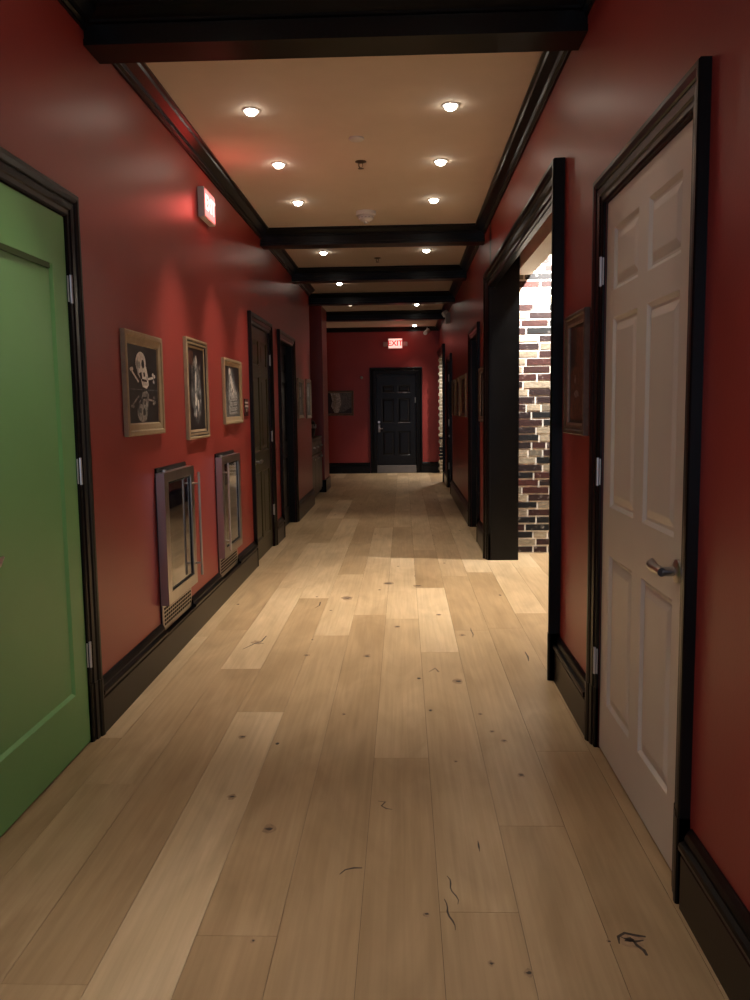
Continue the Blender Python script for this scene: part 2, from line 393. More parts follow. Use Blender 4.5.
# ------------------------------------------------------------------ doors
CAS = [(0, 0), (0, .010), (.008, .014), (.026, .014), (.030, .020), (.052, .023), (.058, .019), (.062, .027), (.078, .032), (.092, .032), (.096, .028), (.096, 0)]
def casing_bm(mp, u0, u1, H, sw=1, sn=1, z0=0, bottom=.24):
    bm = NB(); pr = [(w * sw, n * sn) for w, n in CAS]
    strip(bm, [[mp(n, u0 - w, z0) for w, n in pr], [mp(n, u0 - w, H + w) for w, n in pr],
               [mp(n, u1 + w, H + w) for w, n in pr], [mp(n, u1 + w, z0) for w, n in pr]])
    return bm
def leaf_bm(mp, u0, u1, z0, z1, n0, panels, th=.04, rd=.010, raised=True):
    """slab whose front is at n0; panels = (ua, ub, za, zb)"""
    bm = NB()
    us = sorted({u0, u1, *[p[0] for p in panels], *[p[1] for p in panels]}); zs = sorted({z0, z1, *[p[2] for p in panels], *[p[3] for p in panels]})
    key = {}
    def V(u, z, n):
        k = (round(u, 5), round(z, 5), round(n, 5))
        if k not in key: key[k] = bm.verts.new(mp(n, u, z))
        return key[k]
    for a, c in zip(us, us[1:]):
        for d, e in zip(zs, zs[1:]):
            hit = [p for p in panels if p[0] - 1e-6 <= a and c <= p[1] + 1e-6 and p[2] - 1e-6 <= d and e <= p[3] + 1e-6]
            if not hit: bm.faces.new((V(a, d, n0), V(c, d, n0), V(c, e, n0), V(a, e, n0)))
    for (a, c, d, e) in panels:
        # sticking: steep ogee down, flat, then raised field
        steps = [(0, 0), (.005, -rd * .35), (.013, -rd), (.022, -rd)] + ([(.048, -rd * .25), (.052, -rd * .2)] if raised else [])
        for (i0, h0), (i1, h1) in zip(steps, steps[1:]):
            o = [(a + i0, d + i0), (c - i0, d + i0), (c - i0, e - i0), (a + i0, e - i0)]
            q = [(a + i1, d + i1), (c - i1, d + i1), (c - i1, e - i1), (a + i1, e - i1)]
            def W(p, h, first):
                return p, h
            vo = []
            for k in range(4):
                k2 = (k + 1) % 4
                pts = [(o[k], h0), (o[k2], h0), (q[k2], h1), (q[k], h1)]
                bm.faces.new([V(p[0], p[1], n0 + h) for p, h in pts])
        i, h = steps[-1]
        bm.faces.new([V(u, z, n0 + h) for u, z in ((a + i, d + i), (c - i, d + i), (c - i, e - i), (a + i, e - i))])
    # body
    box(bm, (n0 - th, u0, z0), (n0 - .0125, u1, z1), mp)
    for (p, q) in (((u0, z0), (u1, z0)), ((u1, z0), (u1, z1)), ((u1, z1), (u0, z1)), ((u0, z1), (u0, z0))):
        bm.faces.new([bm.verts.new(mp(n, *t)) for n, t in ((n0, p), (n0, q), (n0 - .013, q), (n0 - .013, p))])
    return bm
def lever_parts(mp, u, z, n0, direction, parent, mat='chrome', L=.115, knob=False):
    """rose + neck + lever pointing along +-u"""
    def lat(bm, prof, seg=20):
        strip(bm, [[mp(n0 + h, u + r * math.cos(a), z + r * math.sin(a)) for a in [k * 2 * math.pi / seg for k in range(seg)]] for r, h in prof])
    bm = NB()
    if knob: lat(bm, [(.012, 0), (.012, .025), (.026, .034), (.030, .046), (.026, .058), (.010, .063)])
    else:
        tube(bm, [mp(n0 + .004, u, z), mp(n0 + .048, u, z)], .0135, 14)
        pts = [mp(n0 + .050, u - direction * .012, z), mp(n0 + .052, u + direction * .02, z + .001), mp(n0 + .052, u + direction * .06, z), mp(n0 + .047, u + direction * .095, z + .002), mp(n0 + .036, u + direction * L, z + .012)]
        tube(bm, pts, [.013, .0145, .0145, .016, .004], 14)
    h = obj('door_knob' if knob else 'lever_handle', bm, mat, parent, smooth=True)
    bm = NB(); lat(bm, [(.034, 0), (.034, .007), (.026, .012), (.013, .014)]); obj('rose', bm, mat, h, smooth=True)
    return h
def hinge(mp, u, z, n0, parent, hh=.10):
    bm = NB()
    box(bm, (n0 - .001, u - .018, z - hh / 2), (n0 + .0025, u + .018, z + hh / 2), mp)
    tube(bm, [mp(n0 + .006, u, z - hh / 2 - .004), mp(n0 + .006, u, z + hh / 2 + .004)], .0065, 10)
    return obj('hinge', bm, 'hinge', parent, smooth=True)
def door(num, mp, base, label, u0, u1, H, leafmat, panels, n0=-.006, sn=1.0, sw=1.0, z0=.008, jamb=True, raised=True, leaf=True, plinth=True, thick=.14):
    root = thing('door_%d' % num, mp(0, (u0 + u1) / 2, 0), label, 'door', kind='structure')
    obj('casing', casing_bm(mp, u0, u1, H, sw, sn), 'black', root)
    bm = NB(); g = .003
    if jamb:
        for s in ((u0, u0 + g), (u1 - g, u1)): box(bm, (-thick, s[0], 0), (-.001, s[1], H), mp)
        box(bm, (-thick, u0, H - g), (-.001, u1, H), mp)
        if leaf:
            d = n0 - .052
            box(bm, (d - .012, u0, 0), (d, u1, H), mp)
        obj('jamb', bm, 'black', root)
    if plinth:
        for a, c in ((u0 - .098 * sw, u0), (u1, u1 + .098 * sw)):
            bm = NB(); pr = [(w * sw, n * sn + (.0025 if n else 0)) for w, n in CAS]; e0, sg = (u0, -1) if c <= u0 + 1e-6 else (u1, 1)
            strip(bm, [[mp(n, e0 + sg * w, z) for w, n in pr] for z in (0, .245)]); obj('plinth_block', bm, 'black', root)
    if leaf:
        lf = obj('door_panel', leaf_bm(mp, u0 + .004, u1 - .004, z0, H - .005, n0, panels, raised=raised), leafmat, root)
    return root
def six(u0, u1, st=.115, zr=((.21, .80), (.98, 1.676), (1.775, 1.998))):
    m = (u0 + u1) / 2
    return [(a, c, z0, z1) for a, c in ((u0 + st, m - .055), (m + .055, u1 - st)) for z0, z1 in zr]
# 1 green door, near left
d1 = door(1, L_, None, 'bright green panelled door at the near left edge', *GD, 2.115, 'green', [(2.43, 3.155, .245, 1.915)], n0=.004, raised=False)
bm = NB(); box(bm, (-.0055, 2.436, 1.893), (.0042, 3.13, 1.913), L_); obj('groove_shadow_strip', bm, 'green_shadow', d1)  # shade under the panel's top edge, painted as a dark green strip
for z in (1.84, 1.125, .37): hinge(L_, 3.297, z, .008, d1)
lever_parts(L_, 2.40, .895, .004, 1, d1, L=.165)
# 2 white six panel door, near right
d2 = door(2, R_, None, 'white six panel door with nickel lever at the near right', *WD, 2.11, 'whitedoor', [(a, c, z0, z1) for a, c in ((2.385, 2.70), (2.81, 3.125)) for z0, z1 in ((.21, .80), (.98, 1.676), (1.775, 1.998))], n0=-.004)
for z in (1.86, 1.105, .355): hinge(R_, 3.246, z, .009, d2)
lever_parts(R_, 2.335, .893, -.004, 1, d2, L=.13)
# 3 olive door
d3 = door(3, L_, None, 'dark olive six panel door with small pale lettering beyond the wine coolers', *OD, 2.10, 'olive', six(*OD, zr=((.175, .80), (.98, 1.66), (1.76, 1.985))), n0=-.006)
for z in (1.84, 1.10, .37): hinge(L_, 8.228, z, .008, d3)
lever_parts(L_, 7.32, .90, -.006, 1, d3, L=.14)
bm = NB()     # two rows of small illegible pale marks
DX = .07
for (a, z, w, h) in ((7.56, 1.768, .05, .010), (7.60, 1.752, .07, .012), (7.57, 1.735, .04, .02), (7.64, 1.738, .03, .02), (7.58, 1.695, .035, .03), (7.625, 1.70, .03, .02), (7.66, 1.685, .03, .035), (7.57, 1.672, .10, .010)):
    box(bm, (-.006, a + DX, z), (-.003, a + DX + w, z + h), L_)
obj('lettering', bm, 'faintink', d3)
# 4 black door left
d4 = door(4, L_, None, 'black door with steel lever on the left wall beyond the olive door', *LD, 2.10, 'black_door', six(*LD), n0=-.07)
lever_parts(L_, 9.0, .935, -.07, 1, d4, L=.14)
# 5 black door right
d5 = door(5, R_, None, 'black door with small knob on the right wall beyond the wide opening', *RD, 2.10, 'black_door', six(*RD), n0=-.07)
lever_parts(R_, 8.60, .91, -.07, 1, d5, knob=True)
# 6 black door right far
d6 = door(6, R_, None, 'black door with bright hinges on the far right wall past the small frames', *RE, 2.10, 'black_door', six(*RE), n0=-.02)
for z in (1.85, 1.10, .37): hinge(R_, 14.19, z, -.01, d6, .11)
lever_parts(R_, 13.32, .90, -.02, 1, d6)
# 7 end door
pn_ = [(-.56 + .115 + o, -.56 + .115 + .255 + o, a, c) for o in (0, .335) for a, c in ((.37, .88), (1.05, 1.56), (1.68, 1.83))]
d7 = thing('door_7', (0 - .145, YB, 0), 'black six panel exit door in the end wall', 'door', kind='structure')
obj('casing', casing_bm(B_, -.56, .27, 2.07, 1.35, 1.0), 'black', d7)
bm = NB(); box(bm, (-.10, -.563, 0), (0, -.557, 2.07), B_); box(bm, (-.10, .267, 0), (0, .273, 2.07), B_); box(bm, (-.10, -.56, 2.05), (0, .27, 2.07), B_); box(bm, (-.12, -.56, 0), (-.10, .27, 2.07), B_); obj('jamb', bm, 'black', d7)
obj('door_panel', leaf_bm(B_, -.548, .258, .17, 2.045, -.018, [(a, c, z0, z1) for a, c, z0, z1 in pn_]), 'black_door', d7)
bm = NB(); box(bm, (-.10, -.555, 0), (.02, .265, .16), B_, bev=.01); obj('sill_step', bm, 'sill', d7)
bm = NB(); box(bm, (-.05, -.53, .86), (-.005, -.485, 1.02), B_, bev=.004); tube(bm, [B_(-.03, -.508, .93), B_(.005, -.508, .93), B_(.01, -.43, .935)], .011, 10); obj('lever_handle', bm, 'chrome', d7, smooth=True)
bm = NB(); tube(bm, [B_(-.03, -.508, 1.07), B_(.008, -.508, 1.07)], .026, 16); obj('deadbolt', bm, 'chrome', d7, smooth=True)
hinge(B_, .262, 1.52, -.02, d7, .11)
# wide opening: casing and deep far jamb
op = thing('door_8', (XR, 5.8, 0), 'wide black cased opening to the brick side room on the right', 'doorway', kind='structure')
obj('casing', casing_bm(R_, OP[0], OP[1], 2.385, 1.28, 1.75), 'black', op)
bm = NB(); box(bm, (-.245, OP[1] - .004, 0), (.0005, OP[1] + .10, 2.95), R_); box(bm, (-.032, OP[0], 2.380), (.0, OP[1], 2.40), R_); obj('jamb', bm, 'black', op)
bm = NB(); box(bm, (-.245, OP[0] - .03, 0), (.0, OP[0] + .004, 2.39), R_); obj('jamb', bm, 'black', op)
for a, c in ((OP[0] - .128, OP[0]), (OP[1], OP[1] + .128)):
    bm = NB(); pr = [(w * 1.28, n * 1.75 + (.003 if n else 0)) for w, n in CAS]; e0, sg = (a, 1) if a >= OP[1] else (c, -1)
    strip(bm, [[R_(n, e0 + sg * w, z) for w, n in pr] for z in (0, .24)]); obj('plinth_block', bm, 'black', op)
oq = thing('door_9', (XR, 16.3, 0), 'black cased opening at the far end of the right wall', 'doorway', kind='structure')
bm = NB(); pr = [(w * 1.25, n * 1.6) for w, n in CAS]
strip(bm, [[R_(n, OQ[0] - w, 0) for w, n in pr], [R_(n, OQ[0] - w, 2.385 + w) for w, n in pr], [R_(n, YB - .001, 2.385 + w) for w, n in pr]])
obj('casing', bm, 'black', oq)

# ------------------------------------------------------------------ pictures
def picture(mp, u0, u1, z0, z1, fw, label, framemat, art, name='framed_picture', group=None, depth=.022, double=False):
    root = thing(name, mp(0, (u0 + u1) / 2, z0), label, 'picture', group)
    pr = [(0, .002), (0, depth), (.006, depth + .003), (fw * .35, depth + .002), (fw * .45, depth - .004), (fw * .9, depth - .008), (fw, depth - .016), (fw, .002)]
    if double: pr = [(0, .002), (0, depth), (.008, depth + .004), (.016, depth + .002), (.018, depth - .008), (.024, depth - .008), (.026, depth), (.036, depth), (.038, depth - .008), (.044, depth - .010), (fw, depth - .014), (fw, .002)]
    bm = NB(); rings = []
    for su, sz in ((0, 0), (1, 0), (1, 1), (0, 1), (0, 0)):
        rings.append([mp(n, (u0 + w) if su == 0 else (u1 - w), (z0 + w) if sz == 0 else (z1 - w)) for w, n in pr])
    strip(bm, rings, caps=False); bmesh.ops.remove_doubles(bm, verts=bm.verts[:], dist=1e-5)
    obj('frame', bm, framemat, root)
    if double:
        for wa, wb in ((.016, .023), (.036, .043)):
            bm = NB(); pf = [(wa, .004), (wa, depth - .0035), (wb, depth - .0035), (wb, .004)]
            strip(bm, [[mp(n, (u0 + w) if su == 0 else (u1 - w), (z0 + w) if sz == 0 else (z1 - w)) for w, n in pf] for su, sz in ((0, 0), (1, 0), (1, 1), (0, 1), (0, 0))], caps=False)
            bmesh.ops.remove_doubles(bm, verts=bm.verts[:], dist=1e-5); obj('groove', bm, 'darkbody', root)
    if framemat == 'framedark':
        bm = NB(); pf = [(fw - .010, .003), (fw - .010, depth - .006), (fw, depth - .008), (fw, .003)]
        strip(bm, [[mp(n, (u0 + w) if su == 0 else (u1 - w), (z0 + w) if sz == 0 else (z1 - w)) for w, n in pf] for su, sz in ((0, 0), (1, 0), (1, 1), (0, 1), (0, 0))], caps=False)
        bmesh.ops.remove_doubles(bm, verts=bm.verts[:], dist=1e-5); obj('fillet', bm, 'framegrey', root)
    bm = NB(); a0, a1, b0, b1 = u0 + fw - .004, u1 - fw + .004, z0 + fw - .004, z1 - fw + .004
    box(bm, (.003, a0, b0), (.008, a1, b1), mp)
    mats = ['artblack', 'artwhite', 'artgrey', 'artmid', 'artdim', 'artbrown']
    lev = [0]
    def poly(pts, mi):     # pts in 0..1 across the print, u left->right as seen
        lev[0] += 1; n = .0083 + lev[0] * .00006
        f = bm.faces.new([bm.verts.new(mp(n, a0 + (a1 - a0) * x if mp is not R_ else a1 - (a1 - a0) * x, b0 + (b1 - b0) * y)) for x, y in pts]); f.material_index = mi
    art(poly, (a1 - a0) / (b1 - b0))
    obj('print', bm, mats, root)
    return root
def ell(cx, cy, rx, ry, n=20, wob=0, rot=0):
    out = []
    for i in range(n):
        a = i * 2 * math.pi / n; k = 1 + random.uniform(-wob, wob); x, y = rx * k * math.cos(a), ry * k * math.sin(a)
        out.append((cx + x * math.cos(rot) - y * math.sin(rot), cy + x * math.sin(rot) + y * math.cos(rot)))
    return out
def bar(x0, y0, x1, y1, w):
    l = math.hypot(x1 - x0, y1 - y0); a, c = -(y1 - y0) / l * w, (x1 - x0) / l * w
    return [(x0 + a, y0 + c), (x0 - a, y0 - c), (x1 - a, y1 - c), (x1 + a, y1 + c)]
def art_skull(P, ar):
    for s in (-1, 1):
        Y = (lambda v: v) if s > 0 else (lambda v: .435 - (v - .435) * .87)
        q = lambda pts: [(x, Y(y)) for x, y in pts]
        cw, cs = (1, 2) if s > 0 else (4, 3)
        for x0, y0, x1, y1 in ((.14, .66, .34, .53), (.60, .57, .84, .60)):      # crossed bones behind
            P(q(bar(x0, y0, x1, y1, .015)), cw)
        for x, y in ((.11, .68), (.155, .685), (.83, .64), (.88, .62), (.85, .55)): P(q(ell(x, y, .030, .024, 10, .15)), cw)
        P(q(bar(.84, .60, .87, .52, .010)), cs)
        P(q(ell(.43, .775, .165, .140, 28, 0, .2)), cw)
        P(q([(.29, .72), (.33, .62), (.42, .56), (.47, .47), (.60, .45), (.67, .50), (.65, .62), (.60, .74)]), cw)
        P(q([(.28, .73), (.30, .80), (.34, .84), (.335, .74), (.36, .62), (.32, .62)]), cs)
        P(q(ell(.495, .765, .046, .055, 14, .12)), 0); P(q(ell(.375, .745, .036, .045, 14, .12)), cs)
        P(q([(.50, .655), (.545, .66), (.56, .61), (.51, .60)]), 0)
        P(q([(.36, .64), (.44, .66), (.46, .58), (.41, .56)]), 0)
        P(q([(.44, .575), (.60, .565), (.62, .535), (.45, .54)]), 0)
        for i in range(5): P(q([(.475 + i * .033, .535), (.483 + i * .033, .535), (.486 + i * .033, .49), (.478 + i * .033, .49)]), 0)
        P(q(ell(.62, .585, .025, .03, 10, .2)), cs)
    P([(.03, .428), (.97, .428), (.97, .440), (.03, .440)], 3)
def art_orn(P, ar):
    random.seed(3)
    P([(.05, .96), (.35, .96), (.42, .80), (.1, .78)], 5)
    pts = [(.5, .93), (.58, .82), (.72, .68), (.80, .45), (.76, .28), (.62, .12), (.52, .05), (.42, .14), (.22, .30), (.18, .48), (.24, .66), (.40, .82)]
    P(pts, 3)
    for i in range(60):
        y = random.uniform(.1, .88); w = .30 * math.sin(math.pi * min(1, (y + .02))) ** .6
        x = .5 + random.uniform(-w, w)
        P(ell(x, y, random.uniform(.012, .04), random.uniform(.02, .06), 7, .4, random.uniform(-.6, .6)), random.choice((2, 2, 4, 3, 0)))
    for x, y, a, c in ((.44, .60, .045, .12), (.42, .38, .05, .10), (.5, .86, .03, .06), (.56, .30, .035, .07), (.40, .2, .03, .05)): P(ell(x, y, a, c, 12, .3), 1)
    P(ell(.60, .42, .05, .06, 10, .3), 0)
def art_fig(P, ar):
    random.seed(5)
    P([(.0, .0), (1, 0), (1, .45), (.72, .7), (.55, 1), (.30, 1), (.12, .55)], 3)
    P([(.28, .93), (.42, .95), (.62, .66), (.84, .40), (.80, .08), (.28, .06), (.22, .4), (.30, .7)], 2)
    P(ell(.36, .90, .06, .06, 12, .1), 1)
    P([(.36, .84), (.46, .80), (.62, .50), (.52, .42), (.40, .60)], 1)
    for i in range(7): P([(.34, .36 - i * .05), (.86, .385 - i * .05), (.86, .365 - i * .05), (.34, .34 - i * .05)], 0 if i % 2 else 4)
    for i in range(18): P(ell(random.uniform(.2, .8), random.uniform(.1, .7), .02, .05, 7, .4, random.uniform(-.6, .6)), random.choice((2, 3, 4)))
def art_dark(P, ar):
    P([(.15, .05), (.85, .05), (.8, .6), (.65, .95), (.35, .95), (.2, .6)], 3); P(ell(.5, .7, .16, .16), 2); P(ell(.5, .3, .2, .2, 12, .3), 4)
def art_brown(P, ar):
    random.seed(9); P([(.08, .04), (.9, .04), (.92, .96), (.08, .96)], 5); P([(.08, .5), (.4, .6), (.45, .95), (.08, .95)], 0)
    P(ell(.45, .42, .16, .10, 12, .3), 5); P(ell(.5, .68, .13, .08, 12, .3), 5); P(ell(.46, .30, .18, .035, 12, .3), 4); P(ell(.38, .45, .05, .05, 10, .3), 4)
def art_face(P, ar):
    P([(0, 0), (.2, 0), (.3, .3), (.18, 1), (0, 1)], 0); P([(.22, .98), (.55, .98), (.62, .5), (.5, .06), (.36, .05), (.24, .35), (.28, .6)], 2)
    P([(.28, .9), (.42, .88), (.44, .5), (.36, .2), (.27, .4), (.30, .62)], 4); P([(.55, .98), (.98, .98), (.98, .3), (.7, .1), (.5, .06), (.62, .5)], 3)
picture(L_, 3.88, 4.485, 1.242, 1.745, .062, 'wood framed print of skull and crossed bones, mirrored below,, nearest the green door', 'framewood', art_skull, depth=.024)
picture(L_, 5.00, 5.53, 1.185, 1.803, .058, 'tall wood framed print of a silvery ornamental shape, middle of the three left wall prints', 'framewood', art_orn, double=True)
picture(L_, 6.05, 6.70, 1.258, 1.741, .055, 'wood framed print of a pale striped figure, beside the dark plaque', 'framewood', art_fig)
picture(L_, 10.35, 10.90, 1.245, 1.745, .045, 'grey framed dark print just past the black left door', 'framegrey', art_dark)
picture(L_, 11.22, 11.78, 1.235, 1.765, .045, 'grey framed dark print at the far end of the left wall', 'framegrey', art_dark)
picture(R_, 3.475, 3.90, 1.235, 1.757, .05, 'bronze framed dark brown print between white door and wide opening', 'framedark', art_brown, depth=.024)
picture(R_, 7.66, 8.20, 1.22, 1.73, .05, 'dark framed print seen edge-on just past the wide opening', 'framedark', art_dark, depth=.03)
picture(R_, 10.1, 10.95, 1.24, 1.76, .05, 'nearest of three bronze framed prints on the far right wall', 'framewood', art_brown, depth=.022)
picture(R_, 11.25, 11.95, 1.24, 1.76, .05, 'middle of three bronze framed prints on the far right wall', 'framewood', art_brown, depth=.022)
picture(R_, 12.2, 12.85, 1.24, 1.76, .05, 'farthest of three bronze framed prints on the right wall', 'framewood', art_brown, depth=.022)
picture(B_, -1.68, -1.03, 1.215, 1.735, .045, 'framed black and white print of a pale face on the end wall', 'framedark', art_face)

# ------------------------------------------------------------------ wine coolers
def cooler(f, label, hside):
    u0, u1 = f; z0, z1 = FZ
    root = thing('wine_cooler', L_(0, (u0 + u1) / 2, z0), label, 'wine cooler')
    bm = NB(); t = .012
    for a, c in (((-.5, u0 + .002, z0 + .002), (.007, u0 + t, z1 - .002)), ((-.5, u1 - t, z0 + .002), (.007, u1 - .002, z1 - .002)), ((-.5, u0 + .002, z0 + .002), (-.02, u1 - .002, z0 + .10)), ((-.5, u0 + .002, z1 - .03), (.007, u1 - .002, z1 - .002)), ((-.52, u0 + .002, z0 + .002), (-.5, u1 - .002, z1 - .002))):
        box(bm, a, c, L_)
    body = obj('body', bm, 'darkbody', root)
    for z in (.50, .64, .78):
        bm = NB()
        for i in range(9): y = u0 + .04 + i * (u1 - u0 - .08) / 8; tube(bm, [L_(-.42, y, z), L_(-.05, y, z)], .003, 6)
        tube(bm, [L_(-.045, u0 + .02, z), L_(-.045, u1 - .02, z)], .006, 8)
        obj('shelf', bm, 'shelfmetal', body)
    bm = NB(); box(bm, (-.40, u0 + .12, .945), (-.20, u1 - .12, .952), L_); obj('light_strip', bm, 'led', body)
    # steel door frame round the glass
    d0, d1_, zb, zt = u0 - .008, u1 + .004, .325, 1.035
    g = (d0 + .075, d1_ - .075, zb + .062, zt - .052)
    bm = NB()
    for a, c in (((.008, d0, zb), (.052, g[0], zt)), ((.008, g[1], zb), (.052, d1_, zt)), ((.008, g[0], zb), (.052, g[1], g[2])), ((.008, g[0], g[3]), (.052, g[1], zt))): box(bm, a, c, L_)
    bmesh.ops.remove_doubles(bm, verts=bm.verts[:], dist=1e-5)
    dr = obj('door', bm, 'steel', root)
    bm = NB(); box(bm, (.036, g[0], g[2]), (.042, g[1], g[3]), L_); obj('glass_pane', bm, 'glass', dr)
    bm = NB(); w = .012
    for a, c in (((.040, g[0], g[2]), (.046, g[0] + w, g[3])), ((.040, g[1] - w, g[2]), (.046, g[1], g[3])), ((.040, g[0], g[2]), (.046, g[1], g[2] + w)), ((.040, g[0], g[3] - w), (.046, g[1], g[3]))): box(bm, a, c, L_)
    obj('gasket', bm, 'rubber', dr)
    hy = (d1_ - .035) if hside > 0 else d0 + .018
    bm = NB(); tube(bm, [L_(.090, hy, .378), L_(.090, hy, .998)], .0075, 12)
    for z in (.45, .93): tube(bm, [L_(.052, hy, z), L_(.090, hy, z)], .0055, 10)
    obj('bar_handle', bm, 'chrome', dr, smooth=True)
    # vent grille at the foot
    bm = NB(); box(bm, (-.015, u0 + .004, z0 + .004), (.012, u1 - .004, .318), L_)
    for r in range(5):
        for i in range(14):
            y = u0 + .03 + i * .0405; z = .208 + r * .021
            box(bm, (.0122, y, z), (.014, y + .028, z + .012), L_, 1)
    obj('vent_grille', bm, ['steel', 'rubber'], root)
    bm = NB()
    for y in (u0 + .10,): tube(bm, [L_(.02, y, 1.036), L_(.02, y, 1.046)], .014, 10)
    obj('door_lock', bm, 'chrome', root)
    return root
cooler(F1, 'built-in stainless wine cooler with glass door, nearer one, bar handle on its far side', 1)
cooler(F2, 'built-in stainless wine cooler with glass door, farther one beside the olive door', -1)

# ------------------------------------------------------------------ signs and small wall things
def exit_sign(mp, u, z, w, h, label, flip, face, letters, dep=.045, heads=False):
    root = thing('exit_sign', mp(0, u, z), label, 'exit sign')
    bm = NB(); box(bm, (.001, u - w / 2, z), (dep, u + w / 2, z + h), mp, bev=.006); obj('housing', bm, 'whiteplastic', root)
    bm = NB(); box(bm, (dep, u - w / 2 + .012, z + .012), (dep + .002, u + w / 2 - .012, z + h - .012), mp); fc = obj('sign_face', bm, face, root)
    bm = text_bm('EXIT', h * .70, lambda x, y, d: mp(dep + .0022 + d, u + (x * 1.02 if flip else -x * 1.02), z + h / 2 + y), .002)
    obj('lettering', bm, letters, fc)
    if heads:
        for s in (-1, 1):
            bm = NB(); c = u + s * (w / 2 + .055)
            box(bm, (.002, c - .045, z + .05), (.05, c + .045, z + .14), mp, bev=.008)
            tube(bm, [mp(.05, c, z + .095), mp(.058, c, z + .095)], .032, 14)
            obj('emergency_lamp', bm, 'greyplastic', root)
    return root
exit_sign(L_, 5.66, 2.605, .31, .19, 'lit red and white sign high on left wall near the crown moulding', True, 'signpink', 'signwhite')
es = exit_sign(B_, -.15, 2.58, .30, .215, 'lit EXIT sign with two lamp heads above the black end door', True, 'signpale', 'signred', heads=True)
root = thing('wall_plaque', L_(0, 6.945, 1.31), 'small dark plaque with two pale bars and a dot beside the olive door', 'plaque')
bm = NB(); box(bm, (.001, 6.87, 1.31), (.008, 7.02, 1.452), L_); obj('plate', bm, 'plaque', root)
bm = NB(); box(bm, (.008, 6.872, 1.414), (.010, 7.018, 1.428), L_); box(bm, (.008, 6.872, 1.384), (.010, 7.018, 1.400), L_); tube(bm, [L_(.008, 6.945, 1.358), L_(.010, 6.945, 1.358)], .015, 14)
obj('marking', bm, 'paleink', root)
bm = NB(); lathe(bm, [(.03, 0), (.03, -.012), (.018, -.018), (.004, -.02)], (-.86, YB + .001, 2.0), 'y'); tag(obj('door_bell', bm, 'greyplastic', origin=(-.86, YB, 2.0)), 'small round button on the end wall left of the black door', 'button')

# ------------------------------------------------------------------ ceiling things
def ceiling_light(loc, label, lens='lens'):
    root = thing('ceiling_light', loc, label, 'ceiling light', 'recessed ceiling lights')
    x, y, z = loc
    bm = NB(); strip(bm, [[(x + r * math.cos(a), y + r * math.sin(a), z + h) for a in [k * math.pi / 14 for k in range(28)]] for r, h in ((.050, -.0005), (.050, -.004), (.046, -.006), (.036, -.005), (.036, -.0005))], caps=False)
    obj('trim_ring', bm, 'whiteplastic', root, smooth=True)
    bm = NB(); lathe(bm, [(.0355, -.0005), (.0355, -.004), (.033, -.014), (.025, -.023), (.014, -.028), (.003, -.030)], loc); obj('lens', bm, lens, root)
    return root
lights = [(-.83, 4.83, 'nearest left of the six bright recessed lights in the first ceiling bay'), (-.83, 5.86, 'middle left of the six bright recessed lights in the first ceiling bay'), (-.83, 6.91, 'left recessed light in front of the second beam'),
          (.278, 4.83, 'nearest right of the six bright recessed lights in the first ceiling bay'), (.270, 5.88, 'middle right of the six bright recessed lights in the first ceiling bay'), (.262, 6.93, 'right recessed light in front of the second beam'),
          (-.83, 9.10, 'left recessed light between the second and third beams'), (.262, 9.08, 'right recessed light between the second and third beams'), (-.83, 11.30, 'single left recessed light between the third and fourth beams'),
          (.235, 13.70, 'flat looking recessed light between the fourth and fifth beams'), (.245, 17.15, 'farthest recessed light, in front of the end wall')]
proto = None
for x, y, lab in lights:
    if proto is None: proto = ceiling_light((x, y, ZC), lab)
    else: copy_tree(proto, (x, y, ZC), lab)
ceiling_light((-.83, 13.6, ZC), 'dim unlit looking recessed light between the fourth and fifth beams', 'lensdim')
for x, y in ((-.83, 2.75), (.27, 2.75), (-.83, .9), (.27, 1.35)): copy_tree(proto, (x, y, ZC), 'unseen recessed light overhead behind the nearest beam')  # out-of-view fixtures, added to give the near hallway its light
root = thing('smoke_detector', (-.30, 7.30, ZC), 'round white smoke detector hanging just before the second beam', 'smoke detector')
bm = NB(); lathe(bm, [(.085, 0), (.085, -.028), (.078, -.036), (.05, -.037)], (-.30, 7.30, ZC), seg=32); obj('base', bm, 'whiteplastic', root, smooth=True)
bm = NB(); lathe(bm, [(.062, -.037), (.060, -.062), (.045, -.078), (.022, -.084), (.018, -.098), (.004, -.10)], (-.30, 7.30, ZC), seg=32); obj('sensor_head', bm, 'whiteplastic', root, smooth=True)
for k in range(12):
    a = k * math.pi / 6; bm = NB(); box(bm, (-.30 + .0605 * math.cos(a) - .008, 7.30 + .0605 * math.sin(a) - .004, ZC - .056), (-.30 + .0605 * math.cos(a) + .008, 7.30 + .0605 * math.sin(a) + .004, ZC - .050))
    obj('vent_slot', bm, 'greyplastic', root)
bm = NB(); lathe(bm, [(.048, 0), (.048, -.008), (.040, -.013), (.004, -.014)], (-.272, 5.36, ZC), seg=28); tag(obj('cover_plate', bm, 'whiteplastic', smooth=True, origin=(-.272, 5.36, ZC)), 'small flat round white cover on the ceiling before the first sprinkler', 'cover plate')
def sprinkler(x, y, label):
    root = thing('sprinkler_head', (x, y, ZC), label, 'sprinkler')
    bm = NB(); lathe(bm, [(.038, 0), (.038, -.004), (.018, -.010), (.010, -.012)], (x, y, ZC)); obj('escutcheon', bm, 'copper', root, smooth=True)
    bm = NB(); tube(bm, [(x - .012, y, ZC - .008), (x - .014, y, ZC - .03), (x, y, ZC - .045)], .003, 8); tube(bm, [(x + .012, y, ZC - .008), (x + .014, y, ZC - .03), (x, y, ZC - .045)], .003, 8)
    lathe(bm, [(.020, -.045), (.020, -.047), (.002, -.047)], (x, y, ZC)); obj('deflector', bm, 'copper', root)
sprinkler(-.27, 5.85, 'small dark sprinkler head on the ceiling in the first bay'); sprinkler(-.27, 9.5, 'small dark sprinkler head between the second and third beams')
